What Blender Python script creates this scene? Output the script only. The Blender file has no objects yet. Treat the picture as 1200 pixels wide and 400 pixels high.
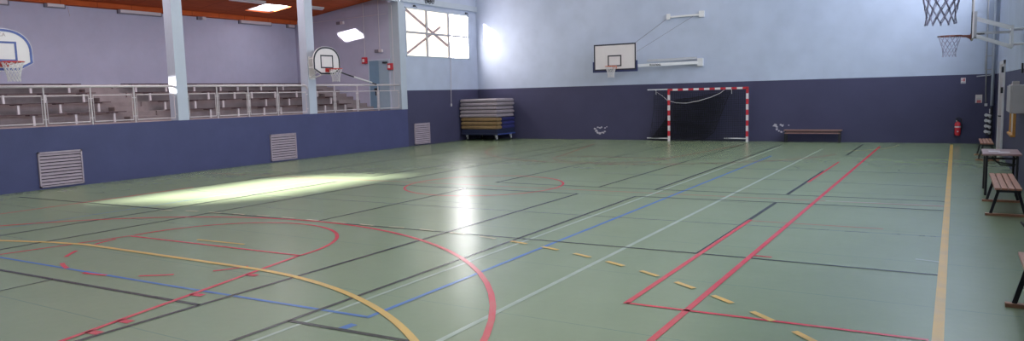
import bpy, math, random
from mathutils import Vector, Matrix
random.seed(7)
C = bpy.context.scene.collection
PI = math.pi

# ------------------------------------------------------------------ materials
def new_mat(name):
    m = bpy.data.materials.new(name); m.use_nodes = True
    nt = m.node_tree
    return m, nt, nt.nodes['Principled BSDF']

def mat(name, col, rough=0.6, metal=0.0, spec=0.5, var=0.0, scale=6.0, bump=0.0, bscale=60.0, stretch=(1, 1, 1), tint=None):
    """principled material, optionally with a noise-driven colour variation and bump"""
    m, nt, b = new_mat(name)
    b.inputs['Base Color'].default_value = (*col, 1)
    b.inputs['Roughness'].default_value = rough
    b.inputs['Metallic'].default_value = metal
    b.inputs['Specular IOR Level'].default_value = spec
    if var or bump:
        tc = nt.nodes.new('ShaderNodeTexCoord'); mp = nt.nodes.new('ShaderNodeMapping')
        mp.inputs['Scale'].default_value = stretch
        nt.links.new(tc.outputs['Object'], mp.inputs['Vector'])
    if var:
        n = nt.nodes.new('ShaderNodeTexNoise'); n.inputs['Scale'].default_value = scale
        n.inputs['Detail'].default_value = 5; n.inputs['Roughness'].default_value = 0.65
        r = nt.nodes.new('ShaderNodeValToRGB')
        d = tint or tuple(c * (1 - var) for c in col)
        r.color_ramp.elements[0].position = 0.3; r.color_ramp.elements[0].color = (*d, 1)
        r.color_ramp.elements[1].position = 0.7; r.color_ramp.elements[1].color = (*[min(1, c * (1 + var * 0.5)) for c in col], 1)
        nt.links.new(mp.outputs[0], n.inputs['Vector'])
        nt.links.new(n.outputs['Fac'], r.inputs['Fac']); nt.links.new(r.outputs['Color'], b.inputs['Base Color'])
    if bump:
        n2 = nt.nodes.new('ShaderNodeTexNoise'); n2.inputs['Scale'].default_value = bscale
        n2.inputs['Detail'].default_value = 3
        bp = nt.nodes.new('ShaderNodeBump'); bp.inputs['Strength'].default_value = bump; bp.inputs['Distance'].default_value = 0.02
        nt.links.new(mp.outputs[0], n2.inputs['Vector'])
        nt.links.new(n2.outputs['Fac'], bp.inputs['Height']); nt.links.new(bp.outputs['Normal'], b.inputs['Normal'])
    return m

def emit(name, col, strength):
    m, nt, b = new_mat(name)
    b.inputs['Base Color'].default_value = (*col, 1)
    b.inputs['Emission Color'].default_value = (*col, 1)
    b.inputs['Emission Strength'].default_value = strength
    b.inputs['Roughness'].default_value = 0.4
    m.cycles.emission_sampling = 'FRONT' if strength > 2 else 'NONE'
    return m

def banded_wall(name, low, high, zsplit, var=0.06):
    """two-tone painted wall: dark dado below zsplit, light paint above"""
    m, nt, b = new_mat(name)
    b.inputs['Roughness'].default_value = 0.62
    b.inputs['Specular IOR Level'].default_value = 0.3
    tc = nt.nodes.new('ShaderNodeTexCoord'); sx = nt.nodes.new('ShaderNodeSeparateXYZ')
    nt.links.new(tc.outputs['Object'], sx.inputs[0])
    g = nt.nodes.new('ShaderNodeMath'); g.operation = 'GREATER_THAN'; g.inputs[1].default_value = zsplit
    nt.links.new(sx.outputs['Z'], g.inputs[0])
    n = nt.nodes.new('ShaderNodeTexNoise'); n.inputs['Scale'].default_value = 1.3; n.inputs['Detail'].default_value = 6
    nt.links.new(tc.outputs['Object'], n.inputs['Vector'])
    mr = nt.nodes.new('ShaderNodeMapRange')
    mr.inputs['From Min'].default_value = 0.3; mr.inputs['From Max'].default_value = 0.7
    mr.inputs['To Min'].default_value = 1 - var; mr.inputs['To Max'].default_value = 1 + var
    nt.links.new(n.outputs['Fac'], mr.inputs['Value'])
    mx = nt.nodes.new('ShaderNodeMix'); mx.data_type = 'RGBA'
    nt.links.new(g.outputs[0], mx.inputs['Factor'])
    mx.inputs['A'].default_value = (*low, 1); mx.inputs['B'].default_value = (*high, 1)
    vm = nt.nodes.new('ShaderNodeVectorMath'); vm.operation = 'SCALE'
    nt.links.new(mx.outputs['Result'], vm.inputs[0]); nt.links.new(mr.outputs[0], vm.inputs['Scale'])
    nt.links.new(vm.outputs[0], b.inputs['Base Color'])
    n2 = nt.nodes.new('ShaderNodeTexNoise'); n2.inputs['Scale'].default_value = 55
    nt.links.new(tc.outputs['Object'], n2.inputs['Vector'])
    bp = nt.nodes.new('ShaderNodeBump'); bp.inputs['Strength'].default_value = 0.25; bp.inputs['Distance'].default_value = 0.01
    nt.links.new(n2.outputs['Fac'], bp.inputs['Height']); nt.links.new(bp.outputs['Normal'], b.inputs['Normal'])
    return m

NAVY = (0.053, 0.050, 0.101)
BLUE = (0.45, 0.49, 0.62)
M = {}
M['wall_two'] = banded_wall('wall_two_tone', NAVY, BLUE, 2.29)
M['wall_navy'] = mat('wall_navy', (0.066, 0.07, 0.165), 0.6, spec=0.3, var=0.10, scale=1.2, bump=0.2, bscale=55)
M['wall_light'] = mat('wall_light', (0.40, 0.44, 0.55), 0.65, spec=0.3, var=0.05, scale=1.5)
M['wall_back'] = mat('wall_back', (0.45, 0.43, 0.56), 0.65, spec=0.3, var=0.06, scale=1.5)
M['pillar'] = mat('pillar_paint', (0.48, 0.51, 0.61), 0.5, spec=0.35, var=0.04, scale=3)
M['beam'] = mat('beam_paint', (0.45, 0.49, 0.57), 0.5, spec=0.35, var=0.04, scale=3)
M['white'] = mat('white_paint', (0.72, 0.70, 0.72), 0.4, var=0.05, scale=9)
M['rail'] = mat('rail_paint', (0.60, 0.53, 0.56), 0.38, var=0.08, scale=7)
M['grey'] = mat('grey_metal', (0.42, 0.41, 0.44), 0.4, metal=0.3, var=0.1, scale=8)
M['black'] = mat('black_metal', (0.016, 0.015, 0.02), 0.45, var=0.15, scale=12)
M['concrete'] = mat('stand_concrete', (0.27, 0.215, 0.22), 0.85, spec=0.2, var=0.16, scale=3, bump=0.3, bscale=30)
M['plank'] = mat('stand_plank', (0.075, 0.035, 0.042), 0.5, var=0.3, scale=6, stretch=(6, 1, 6))
M['wood'] = mat('bench_wood', (0.42, 0.19, 0.12), 0.45, var=0.28, scale=7, stretch=(8, 1, 8))
M['wood_x'] = mat('bench_wood_lengthwise', (0.27, 0.14, 0.12), 0.45, var=0.28, scale=7, stretch=(1, 8, 8))
M['wood_edge'] = mat('runner_wood', (0.36, 0.17, 0.10), 0.5, var=0.2, scale=6)
M['table'] = mat('table_laminate', (0.36, 0.22, 0.22), 0.4, var=0.22, scale=5, stretch=(2, 6, 2))
M['pine'] = mat('pine_wood', (0.55, 0.26, 0.06), 0.5, var=0.2, scale=6)
M['cream'] = mat('cream_panel', (0.44, 0.39, 0.38), 0.5, var=0.06, scale=4)
M['frame_pink'] = mat('door_paint', (0.50, 0.43, 0.43), 0.45, var=0.06, scale=4)
M['cabinet'] = mat('cabinet_paint', (0.42, 0.39, 0.39), 0.5, var=0.06, scale=5)
M['board'] = mat('backboard_white', (0.74, 0.67, 0.68), 0.35, var=0.03, scale=5)
M['board_blue'] = mat('marking_blue', (0.045, 0.075, 0.30), 0.4, var=0.1)
M['board_black'] = mat('marking_black', (0.02, 0.018, 0.03), 0.4, var=0.1)
M['pad'] = mat('edge_pad_navy', (0.02, 0.025, 0.10), 0.5, var=0.1)
M['red'] = mat('red_paint', (0.52, 0.02, 0.035), 0.35, var=0.1, scale=8)
M['rim_red'] = mat('rim_red', (0.55, 0.035, 0.03), 0.35, var=0.1, scale=8)
M['rim_orange'] = mat('rim_orange', (0.62, 0.13, 0.05), 0.4, var=0.1, scale=8)
M['rim_dark'] = mat('rim_brown', (0.20, 0.06, 0.05), 0.4, var=0.15, scale=8)
M['net'] = mat('net_white', (0.68, 0.64, 0.66), 0.7, var=0.1, scale=20)
M['net_blue'] = mat('net_white_and_blue', (0.40, 0.37, 0.50), 0.7, var=0.6, scale=9)
M['net_black'] = mat('goal_net_black', (0.010, 0.010, 0.014), 0.8, var=0.2, scale=20)
M['mat_grey'] = mat('gym_mat_grey', (0.32, 0.265, 0.30), 0.6, var=0.14, scale=4, bump=0.3, bscale=8)
M['mat_tan'] = mat('gym_mat_tan', (0.25, 0.155, 0.07), 0.6, var=0.16, scale=4, bump=0.3, bscale=8)
M['mat_blue'] = mat('gym_mat_blue', (0.028, 0.03, 0.14), 0.5, var=0.15, scale=4, bump=0.3, bscale=8)
M['navy_box'] = mat('trolley_navy', (0.015, 0.02, 0.055), 0.5, var=0.12, scale=4)
M['louver'] = mat('louver_metal', (0.40, 0.32, 0.38), 0.45, var=0.12, scale=6)
M['chain'] = mat('vent_dark', (0.02, 0.016, 0.024), 0.9, var=0.1)
M['tube'] = mat('light_tube_cover', (0.60, 0.52, 0.56), 0.35, var=0.05)
M['tubeframe'] = mat('light_frame', (0.17, 0.15, 0.19), 0.5, var=0.1)
M['cloth_black'] = mat('bag_black', (0.012, 0.012, 0.014), 0.7, var=0.2, scale=14)
M['door_blue'] = mat('door_blue', (0.17, 0.27, 0.38), 0.5, var=0.06, scale=3)
M['door_blue2'] = mat('door_blue_light', (0.30, 0.38, 0.47), 0.5, var=0.05, scale=3)
M['brace'] = mat('window_brace', (0.45, 0.33, 0.34), 0.5, var=0.1)
M['pane'] = emit('window_pane_cream', (1.0, 0.90, 0.76), 1.15)
M['pane_bright'] = emit('window_pane_sunlit', (1.0, 0.97, 0.95), 27.0)
M['pane_sky'] = emit('clerestory_pane', (0.80, 0.89, 1.0), 19.0)
M['hall_fill'] = emit('hall_fill_pane', (1.0, 0.93, 0.86), 2.0)  # glow of the fill panels added to the hall ceiling
M['gallery_fill'] = emit('gallery_fill_glow', (1.0, 0.92, 0.98), 6.5)  # glow of the strip added over the stand
M['chip'] = mat('bare_plaster', (0.50, 0.46, 0.52), 0.8, var=0.25, scale=25)

def wood_ceiling():
    m, nt, b = new_mat('ceiling_wood')
    tc = nt.nodes.new('ShaderNodeTexCoord'); mp = nt.nodes.new('ShaderNodeMapping')
    mp.inputs['Scale'].default_value = (1, 1, 1)
    nt.links.new(tc.outputs['Object'], mp.inputs['Vector'])
    n = nt.nodes.new('ShaderNodeTexNoise'); n.inputs['Scale'].default_value = 2.2; n.inputs['Detail'].default_value = 6
    mp2 = nt.nodes.new('ShaderNodeMapping'); mp2.inputs['Scale'].default_value = (6, .6, 1)
    nt.links.new(tc.outputs['Object'], mp2.inputs['Vector']); nt.links.new(mp2.outputs[0], n.inputs['Vector'])
    r = nt.nodes.new('ShaderNodeValToRGB')
    r.color_ramp.elements[0].position = .3; r.color_ramp.elements[0].color = (0.43, 0.078, 0.020, 1)
    r.color_ramp.elements[1].position = .75; r.color_ramp.elements[1].color = (0.60, 0.125, 0.032, 1)
    nt.links.new(n.outputs['Fac'], r.inputs['Fac'])
    br = nt.nodes.new('ShaderNodeTexBrick')            # plywood sheets with dark joints
    br.inputs['Scale'].default_value = 1.0; br.inputs['Mortar Size'].default_value = 0.012
    br.inputs['Brick Width'].default_value = 1.9; br.inputs['Row Height'].default_value = 1.2
    br.inputs['Color1'].default_value = (1, 1, 1, 1); br.inputs['Color2'].default_value = (.9, .88, .86, 1)
    br.inputs['Mortar'].default_value = (.45, .4, .4, 1); br.offset = 0
    nt.links.new(mp.outputs[0], br.inputs['Vector'])
    mx = nt.nodes.new('ShaderNodeMix'); mx.data_type = 'RGBA'; mx.blend_type = 'MULTIPLY'; mx.inputs['Factor'].default_value = 1
    nt.links.new(r.outputs['Color'], mx.inputs['A']); nt.links.new(br.outputs['Color'], mx.inputs['B'])
    nt.links.new(mx.outputs['Result'], b.inputs['Base Color']); b.inputs['Roughness'].default_value = .7; b.inputs['Specular IOR Level'].default_value = .15
    return m
M['ceil_wood'] = wood_ceiling()
M['ceil_white'] = mat('ceiling_white', (0.6, 0.62, 0.64), 0.8, var=0.04)

def floor_mat():
    m, nt, b = new_mat('sports_floor_green')
    tc = nt.nodes.new('ShaderNodeTexCoord')
    n = nt.nodes.new('ShaderNodeTexNoise'); n.inputs['Scale'].default_value = .55; n.inputs['Detail'].default_value = 8
    n.inputs['Roughness'].default_value = .7
    nt.links.new(tc.outputs['Object'], n.inputs['Vector'])
    r = nt.nodes.new('ShaderNodeValToRGB')
    r.color_ramp.elements[0].position = .32; r.color_ramp.elements[0].color = (0.185, 0.232, 0.138, 1)
    r.color_ramp.elements[1].position = .70; r.color_ramp.elements[1].color = (0.210, 0.256, 0.156, 1)
    nt.links.new(n.outputs['Fac'], r.inputs['Fac'])
    # fine scuffs
    n3 = nt.nodes.new('ShaderNodeTexNoise'); n3.inputs['Scale'].default_value = 9; n3.inputs['Detail'].default_value = 9
    n3.inputs['Roughness'].default_value = .8
    nt.links.new(tc.outputs['Object'], n3.inputs['Vector'])
    r3 = nt.nodes.new('ShaderNodeValToRGB')
    r3.color_ramp.elements[0].position = .25; r3.color_ramp.elements[0].color = (.95, .95, .95, 1)
    r3.color_ramp.elements[1].position = .6; r3.color_ramp.elements[1].color = (1, 1, 1, 1)
    nt.links.new(n3.outputs['Fac'], r3.inputs['Fac'])
    mx = nt.nodes.new('ShaderNodeMix'); mx.data_type = 'RGBA'; mx.blend_type = 'MULTIPLY'; mx.inputs['Factor'].default_value = 1
    nt.links.new(r.outputs['Color'], mx.inputs['A']); nt.links.new(r3.outputs['Color'], mx.inputs['B'])
    # faint seams of the floor sheets every 1.9 m
    sx = nt.nodes.new('ShaderNodeSeparateXYZ'); nt.links.new(tc.outputs['Object'], sx.inputs[0])
    fr = nt.nodes.new('ShaderNodeMath'); fr.operation = 'PINGPONG'; fr.inputs[1].default_value = 0.95
    nt.links.new(sx.outputs['Y'], fr.inputs[0])
    lt = nt.nodes.new('ShaderNodeMath'); lt.operation = 'LESS_THAN'; lt.inputs[1].default_value = .006
    nt.links.new(fr.outputs[0], lt.inputs[0])
    mx2 = nt.nodes.new('ShaderNodeMix'); mx2.data_type = 'RGBA'
    nt.links.new(lt.outputs[0], mx2.inputs['Factor']); nt.links.new(mx.outputs['Result'], mx2.inputs['A'])
    mx2.inputs['B'].default_value = (.13, .19, .135, 1)
    nt.links.new(mx2.outputs['Result'], b.inputs['Base Color'])
    gloss(nt, b, tc)
    return m

def gloss(nt, b, tc):
    """the varnish: moderately glossy"""
    b.inputs['Roughness'].default_value = .27
    b.inputs['Specular IOR Level'].default_value = .42

def line_mat(name, col, wear=.25):
    m, nt, b = new_mat(name)
    tc = nt.nodes.new('ShaderNodeTexCoord')
    n = nt.nodes.new('ShaderNodeTexNoise'); n.inputs['Scale'].default_value = 3; n.inputs['Detail'].default_value = 8
    nt.links.new(tc.outputs['Object'], n.inputs['Vector'])
    r = nt.nodes.new('ShaderNodeValToRGB')
    g = (0.19, 0.27, 0.19)
    r.color_ramp.elements[0].position = .3
    r.color_ramp.elements[0].color = (*[c * (1 - wear) + q * wear for c, q in zip(col, g)], 1)
    r.color_ramp.elements[1].position = .6; r.color_ramp.elements[1].color = (*col, 1)
    nt.links.new(n.outputs['Fac'], r.inputs['Fac']); nt.links.new(r.outputs['Color'], b.inputs['Base Color'])
    gloss(nt, b, tc)
    return m
M['floor'] = floor_mat()
M['l_black'] = line_mat('line_black', (0.008, 0.008, 0.010), .06)
M['l_dull'] = line_mat('line_faded_dark', (0.08, 0.12, 0.13), .4)
M['l_red'] = line_mat('line_red', (0.56, 0.025, 0.05), .15)
M['l_redf'] = line_mat('line_faded_red', (0.42, 0.06, 0.07), .2)
M['l_blue'] = line_mat('line_blue', (0.065, 0.155, 0.42))
M['l_white'] = line_mat('line_white', (0.36, 0.405, 0.34), .4)
M['l_yellow'] = line_mat('line_yellow', (0.68, 0.40, 0.10))
M['l_pale'] = line_mat('line_pale', (0.50, 0.42, 0.27), .5)

# ------------------------------------------------------------------ mesh builder
class MB:
    def __init__(s): s.v = []; s.f = []; s.mi = []; s.mats = []
    def mat(s, m):
        if m not in s.mats: s.mats.append(m)
        return s.mats.index(m)
    def add(s, vs, fs, m=None):
        o = len(s.v); s.v += [tuple(v) for v in vs]
        k = s.mat(m) if m else 0
        for f in fs: s.f.append(tuple(i + o for i in f)); s.mi.append(k)
    def box(s, x0, x1, y0, y1, z0, z1, m=None):
        vs = [(x, y, z) for z in (z0, z1) for y in (y0, y1) for x in (x0, x1)]
        s.add(vs, [(0, 2, 3, 1), (4, 5, 7, 6), (0, 1, 5, 4), (2, 6, 7, 3), (0, 4, 6, 2), (1, 3, 7, 5)], m)
    def quadbox(s, p, q, w, h, up=(0, 0, 1), m=None):
        """bar of section w x h from p to q"""
        p = Vector(p); q = Vector(q); d = (q - p).normalized(); up = Vector(up)
        a = d.cross(up)
        if a.length < 1e-4: a = d.cross(Vector((1, 0, 0)))
        a.normalize(); b = a.cross(d).normalized()
        vs = []
        for c in (p, q):
            for i, j in ((-1, -1), (1, -1), (1, 1), (-1, 1)): vs.append(c + a * i * w / 2 + b * j * h / 2)
        s.add(vs, [(3, 2, 1, 0), (4, 5, 6, 7), (0, 1, 5, 4), (1, 2, 6, 5), (2, 3, 7, 6), (3, 0, 4, 7)], m)
    def tube(s, pts, r, n=8, closed=False, m=None):
        pts = [Vector(p) for p in pts]; N = len(pts); o = []; prev = None
        for i, p in enumerate(pts):
            if closed: d = pts[(i + 1) % N] - pts[i - 1]
            else: d = pts[min(i + 1, N - 1)] - pts[max(i - 1, 0)]
            d.normalize()
            if prev is None:
                a = d.orthogonal().normalized()
            else:
                a = prev - d * prev.dot(d)
                a = a.normalized() if a.length > 1e-5 else d.orthogonal().normalized()
            prev = a; b = d.cross(a)
            rr = r[i] if isinstance(r, (list, tuple)) else r
            for k in range(n):
                t = 2 * PI * k / n; o.append(p + (a * math.cos(t) + b * math.sin(t)) * rr)
        fs = []
        for i in range(N if closed else N - 1):
            j = (i + 1) % N
            for k in range(n):
                l = (k + 1) % n; fs.append((i * n + k, i * n + l, j * n + l, j * n + k))
        if not closed:
            fs.append(tuple(range(n))[::-1]); fs.append(tuple((N - 1) * n + k for k in range(n)))
        s.add(o, fs, m)
    def prism(s, poly, axis, a0, a1, m=None):
        """extrude a 2D polygon along axis 'X','Y' or 'Z'"""
        def P(u, v, w): return {'X': (w, u, v), 'Y': (u, w, v), 'Z': (u, v, w)}[axis]
        n = len(poly)
        vs = [P(u, v, a0) for u, v in poly] + [P(u, v, a1) for u, v in poly]
        fs = [tuple(range(n))[::-1], tuple(range(n, 2 * n))] + [(i, (i + 1) % n, n + (i + 1) % n, n + i) for i in range(n)]
        s.add(vs, fs, m)
    def lathe(s, prof, c, n=24, m=None, axis='Z'):
        """profile of (r, h) about an axis through c"""
        vs = []; c = Vector(c)
        for r, h in prof:
            for k in range(n):
                t = 2 * PI * k / n; u, v = r * math.cos(t), r * math.sin(t)
                vs.append(c + Vector({'Z': (u, v, h), 'X': (h, u, v), 'Y': (u, h, v)}[axis]))
        fs = []
        for i in range(len(prof) - 1):
            for k in range(n):
                l = (k + 1) % n; fs.append((i * n + k, i * n + l, (i + 1) * n + l, (i + 1) * n + k))
        fs.append(tuple(range(n))[::-1]); fs.append(tuple((len(prof) - 1) * n + k for k in range(n)))
        s.add(vs, fs, m)
    def build(s, name, m=None, parent=None, bevel=0, smooth=False, loc=None):
        """link everything as ONE mesh object; with a parent the vertices are taken as world coordinates"""
        me = bpy.data.meshes.new(name)
        org = Vector(loc) if loc is not None else (parent_world(parent) if parent else Vector((0, 0, 0)))
        me.from_pydata([Vector(v) - org for v in s.v], [], s.f); me.update()
        for mm in (s.mats or [m]): me.materials.append(mm)
        if s.mats and len(s.mats) > 1:
            for p, k in zip(me.polygons, s.mi): p.material_index = k
        if smooth:
            for p in me.polygons: p.use_smooth = True
        o = bpy.data.objects.new(name, me); C.objects.link(o)
        if parent:
            o.parent = parent
            if loc is not None: o.location = org - parent_world(parent)
        elif loc is not None: o.location = org
        if len(s.f) > 1: fixn(me)
        if bevel:
            b = o.modifiers.new('bevel', 'BEVEL'); b.width = bevel; b.segments = 2; b.limit_method = 'ANGLE'; b.angle_limit = .6
        return o

def fixn(me):
    import bmesh
    bm = bmesh.new(); bm.from_mesh(me); bmesh.ops.recalc_face_normals(bm, faces=bm.faces); bm.to_mesh(me); bm.free()

def parent_world(p):
    v = Vector((0, 0, 0))
    while p: v += Vector(p.location); p = p.parent
    return v

def tag(o, label, cat, group=None):
    o['label'] = label; o['category'] = cat
    if group: o['group'] = group
    return o
def thing(name, label, cat, loc, group=None):
    o = bpy.data.objects.new(name, None); C.objects.link(o); o.location = loc; o.empty_display_size = .1
    return tag(o, label, cat, group)
def struct(o, label=None):
    o['kind'] = 'structure'
    if label: o['label'] = label
    return o
def part(name, m, parent, fn, **k):
    b = MB(); fn(b); return b.build(name, m, parent, **k)

XL, XR, YF, XB, YG = -19.15, 1.15, 28.8, -25.0, 23.2
ZC = 7.4
def gz(x): return 5.45 + .118 * (x + 25)      # underside of the sloping wooden ceiling

# ------------------------------------------------------------------ room shell
b = MB(); b.box(XL - .1, XR + .2, -3.2, YF + .2, -.15, 0)
floor = struct(b.build('floor', M['floor']), 'green sports floor with painted court lines')
b = MB(); b.box(XL - .1, XR + .25, YF, YF + .25, 0, ZC)
wall_far = struct(b.build('wall_far', M['wall_two']))
b = MB()   # right wall, with a long clerestory opening under the ceiling
b.box(XR, XR + .25, -3, YF + .25, 0, 5.55)
b.box(XR, XR + .25, -3, YF + .25, 7.05, ZC)
for y0, y1 in ((-3, 2), (28.3, YF)): b.box(XR, XR + .25, y0, y1, 5.55, 7.05)
struct(b.build('wall_right', M['wall_two']))
b = MB(); b.box(XL - .22, XR + .25, -3.2, -3.0, 0, ZC)
struct(b.build('wall_near', M['wall_two']))
b = MB()   # left wall: low parapet in front of the stand
b.box(XL - .18, XL, -3, YG + .35, 0, 1.53)
struct(b.build('wall_left', M['wall_navy']))
W1 = (23.62, 28.14, 3.66, 5.66)               # window opening in the end bay
b = MB()
b.box(XL - .12, XL, 23.55, YF, 0, W1[2]); b.box(XL - .12, XL, 23.55, YF, W1[3], ZC)
b.box(XL - .12, XL, 23.55, W1[0], W1[2], W1[3]); b.box(XL - .12, XL, W1[1], YF, W1[2], W1[3])
struct(b.build('wall_left_end_bay', M['wall_two']))
b = MB(); b.box(XL - .22, XL + .02, -3, YG + .12, 5.82, ZC)
struct(b.build('trim_1', M['beam']), 'pale blue beam over the stand opening')
b = MB(); b.prism([(XL, 5.84), (XL + .07, 5.84), (XL + .07, 6.08), (XL, 6.08)], 'Y', YG + .15, YF)
struct(b.build('trim_2', M['beam']), 'projecting pale ledge above the end window')
b = MB(); b.box(XL - .5, XL + .012, YG, YG + .36, 1.53, 5.84)
o = struct(b.build('trim_3', M['beam']), 'pale blue corner post at the end of the stand')
# gallery shell
b = MB(); b.box(XB - .2, XB, -8.2, YG + .2, 0, 5.7)
struct(b.build('wall_gallery_back', M['wall_back']))
b = MB(); b.prism([(XB, 0), (XL - .5, 0), (XL - .5, gz(XL)+.05), (XB, gz(XB)+.1)], 'Y', YG, YG + .2)
gal_end = struct(b.build('wall_gallery_end', M['wall_back']))
b = MB(); b.box(XB - .2, XL - .22, -8.2, -8.0, 0, 6.4)
struct(b.build('wall_gallery_near', M['wall_back']))
b = MB(); b.box(XL - .22, XL - .02, -8.2, -3.0, 0, 6.4)
struct(b.build('wall_gallery_side', M['wall_back']))
b = MB(); b.box(XB, XL - .18, -8.0, YG, 1.38, 1.53)
struct(b.build('floor_gallery', M['concrete']))
SK = [(-24.0, -22.72, 19.72, 20.98), (-24.25, -23.6, 4.6, 5.4), (-23.75, -21.3, -6.1, -.9)]   # roof lights, x0 x1 y0 y1
def sloped(b, x0, x1, y0, y1, t=.12, m=None):
    b.prism([(x0, gz(x0)), (x1, gz(x1)), (x1, gz(x1) + t), (x0, gz(x0) + t)], 'Y', y0, y1, m)
b = MB()
ys = [-8.2, SK[2][2], SK[2][3], SK[1][2], SK[1][3], SK[0][2], SK[0][3], YG + .2]
for i in range(7):
    y0, y1 = ys[i], ys[i + 1]
    k = {1: SK[2], 3: SK[1], 5: SK[0]}.get(i)
    if k: sloped(b, XB - .2, k[0], y0, y1); sloped(b, k[1], XL - .2, y0, y1)
    else: sloped(b, XB - .2, XL - .2, y0, y1)
struct(b.build('ceiling_gallery', M['ceil_wood']))
b = MB()
sloped(b, XB, XB + .16, 1.0, YG, -.16)
o = struct(b.build('trim_4', M['ceil_wood']), 'wooden batten where the sloping ceiling meets the back wall')
M['sky_glass'], nt_, b_ = new_mat('roof_light_glass')
tr = nt_.nodes.new('ShaderNodeBsdfTransparent'); mxs = nt_.nodes.new('ShaderNodeMixShader'); mxs.inputs[0].default_value = .06
nt_.links.new(tr.outputs[0], mxs.inputs[1]); nt_.links.new(b_.outputs[0], mxs.inputs[2]); b_.inputs['Roughness'].default_value = .1
nt_.links.new(mxs.outputs[0], nt_.nodes['Material Output'].inputs[0])
for i, k in enumerate(SK):
    b = MB()
    for (p, q) in (((k[0], k[2]), (k[1], k[2])), ((k[0], k[3]), (k[1], k[3])), ((k[0], k[2]), (k[0], k[3])), ((k[1], k[2]), (k[1], k[3]))):
        b.quadbox((p[0], p[1], gz(p[0]) + .13), (q[0], q[1], gz(q[0]) + .13), .04, .16)
    w = struct(b.build('window_%d' % (2 + i), M['white']), 'roof light in the wooden ceiling')
    b = MB(); b.prism([(k[0], gz(k[0]) + .215), (k[1], gz(k[1]) + .215), (k[1], gz(k[1]) + .23), (k[0], gz(k[0]) + .23)], 'Y', k[2], k[3])
    b.build('pane', M['sky_glass'], w)
b = MB(); b.add([(-20.5, 2.0, gz(-20.5) - .02), (-20.5, 19.8, gz(-20.5) - .02), (-19.6, 19.8, gz(-19.6) - .02), (-19.6, 2.0, gz(-19.6) - .02)], [(0, 1, 2, 3)])
struct(b.build('window_9', M['gallery_fill']), 'added glowing fill strip over the front of the stand')  # unseen emitter, added to brighten the gallery
# hall ceiling with rows of added glowing fill panels, unseen above the frame
b = MB()
HS = [(-18.0 + 4.2 * i, -16.8 + 4.2 * i) for i in range(3)]
prev = XL - .1
for x0, x1 in HS:
    b.box(prev, x0, -3.2, YF + .2, ZC, ZC + .15); prev = x1
b.box(prev, XR + .25, -3.2, YF + .2, ZC, ZC + .15)
struct(b.build('ceiling', M['ceil_white']))
for i, (x0, x1) in enumerate(HS):
    b = MB()
    b.add([(x0, -3.2, ZC + .08), (x1, -3.2, ZC + .08), (x1, YF + .2, ZC + .08), (x0, YF + .2, ZC + .08)], [(0, 3, 2, 1)])
    w = b.build('window_%d' % (5 + i), M['hall_fill']); struct(w)  # invented panel giving diffuse fill light to the hall
# right clerestory
b = MB()
for z in (5.55, 7.01): b.box(XR + .04, XR + .12, 2, 28.3, z, z + .06)
for i in range(18): y = 2 + 26.3 * i / 17; b.box(XR + .04, XR + .12, y - .03, y + .03, 5.55, 7.05)
w = struct(b.build('window_8', M['white']))
b = MB(); b.add([(XR + .13, 2, 5.55), (XR + .13, 28.3, 5.55), (XR + .13, 28.3, 7.05), (XR + .13, 2, 7.05)], [(3, 2, 1, 0)]); b.build('pane', M['pane_sky'], w)

# end bay window: three columns by two rows of translucent panes
ya, yb, yc, yd = 23.62, 25.06, 26.62, 28.14; zm = 4.66
b = MB()
for z in (W1[2] + .02, W1[3] - .02): b.box(XL - .07, XL + .015, ya, yd, z - .03, z + .03)
for y in (ya + .02, yd - .02): b.box(XL - .07, XL + .015, y - .03, y + .03, W1[2], W1[3])
win = struct(b.build('window_1', M['beam']))
part('mullion', M['grey'], win, lambda b: b.box(XL - .06, XL + .0, yb - .045, yb + .045, W1[2], W1[3]))
part('mullion', M['grey'], win, lambda b: b.box(XL - .06, XL + .0, yc - .045, yc + .045, W1[2], W1[3]))
part('transom', M['grey'], win, lambda b: b.box(XL - .065, XL - .005, ya, yd, zm - .04, zm + .04))
part('brace', M['brace'], win, lambda b: b.quadbox((XL - .075, ya, W1[3] - .02), (XL - .075, 26.6, 4.22), .12, .01, up=(1, 0, 0)) or b.quadbox((XL - .08, ya, W1[2] + .06), (XL - .08, 26.1, 5.0), .10, .01, up=(1, 0, 0)))
for (y0, y1) in ((ya, yb), (yb, yc)):
    for (z0, z1) in ((W1[2], zm), (zm, W1[3])):
        part('pane', M['pane'], win, lambda b: b.box(XL - .10, XL - .09, y0, y1, z0, z1))
part('pane', M['pane_bright'], win, lambda b: b.add([(XL - .10, yc, W1[2]), (XL - .10, yd, W1[2]), (XL - .10, yd, zm), (XL - .10, yc, zm)], [(0, 1, 2, 3)]))
part('pane', M['sky_glass'], win, lambda b: b.box(XL - .10, XL - .095, yc, yd, zm, W1[3]))
def hang(b):
    b.tube([(XL + .04, 26.66, 5.62), (XL + .04, 26.62, 3.6), (XL + .04, 26.56, 1.66)], .012, 5)
    b.box(XL + .015, XL + .065, 26.53, 26.59, 1.56, 1.68)
b = MB(); hang(b); o = b.build('window_cord', M['rail'], loc=(XL + .04, 26.56, 1.56))
tag(o, 'thin pull cord with a small weight hanging from the end window', 'cord')
b = MB()
for k, (yy, zz) in enumerate(((24.95, 6.0), (25.06, 6.05), (25.2, 6.0), (25.3, 6.07), (25.42, 6.02))):
    b.tube([(XL + .10 + .02 * math.sin(t), yy + .07 * math.cos(t), zz + .10 * math.sin(t)) for t in [2 * PI * q / 10 for q in range(10)]], .014, 5, closed=True)
b.tube([(XL + .10, 24.9, 6.05), (XL + .12, 25.2, 6.0), (XL + .10, 25.5, 6.05)], .02, 6)
tag(b.build('cable_coil', M['black'], loc=(XL + .1, 25.2, 6.0)), 'black coil of cable on the ledge above the end window', 'cable')
b = MB()
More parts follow.
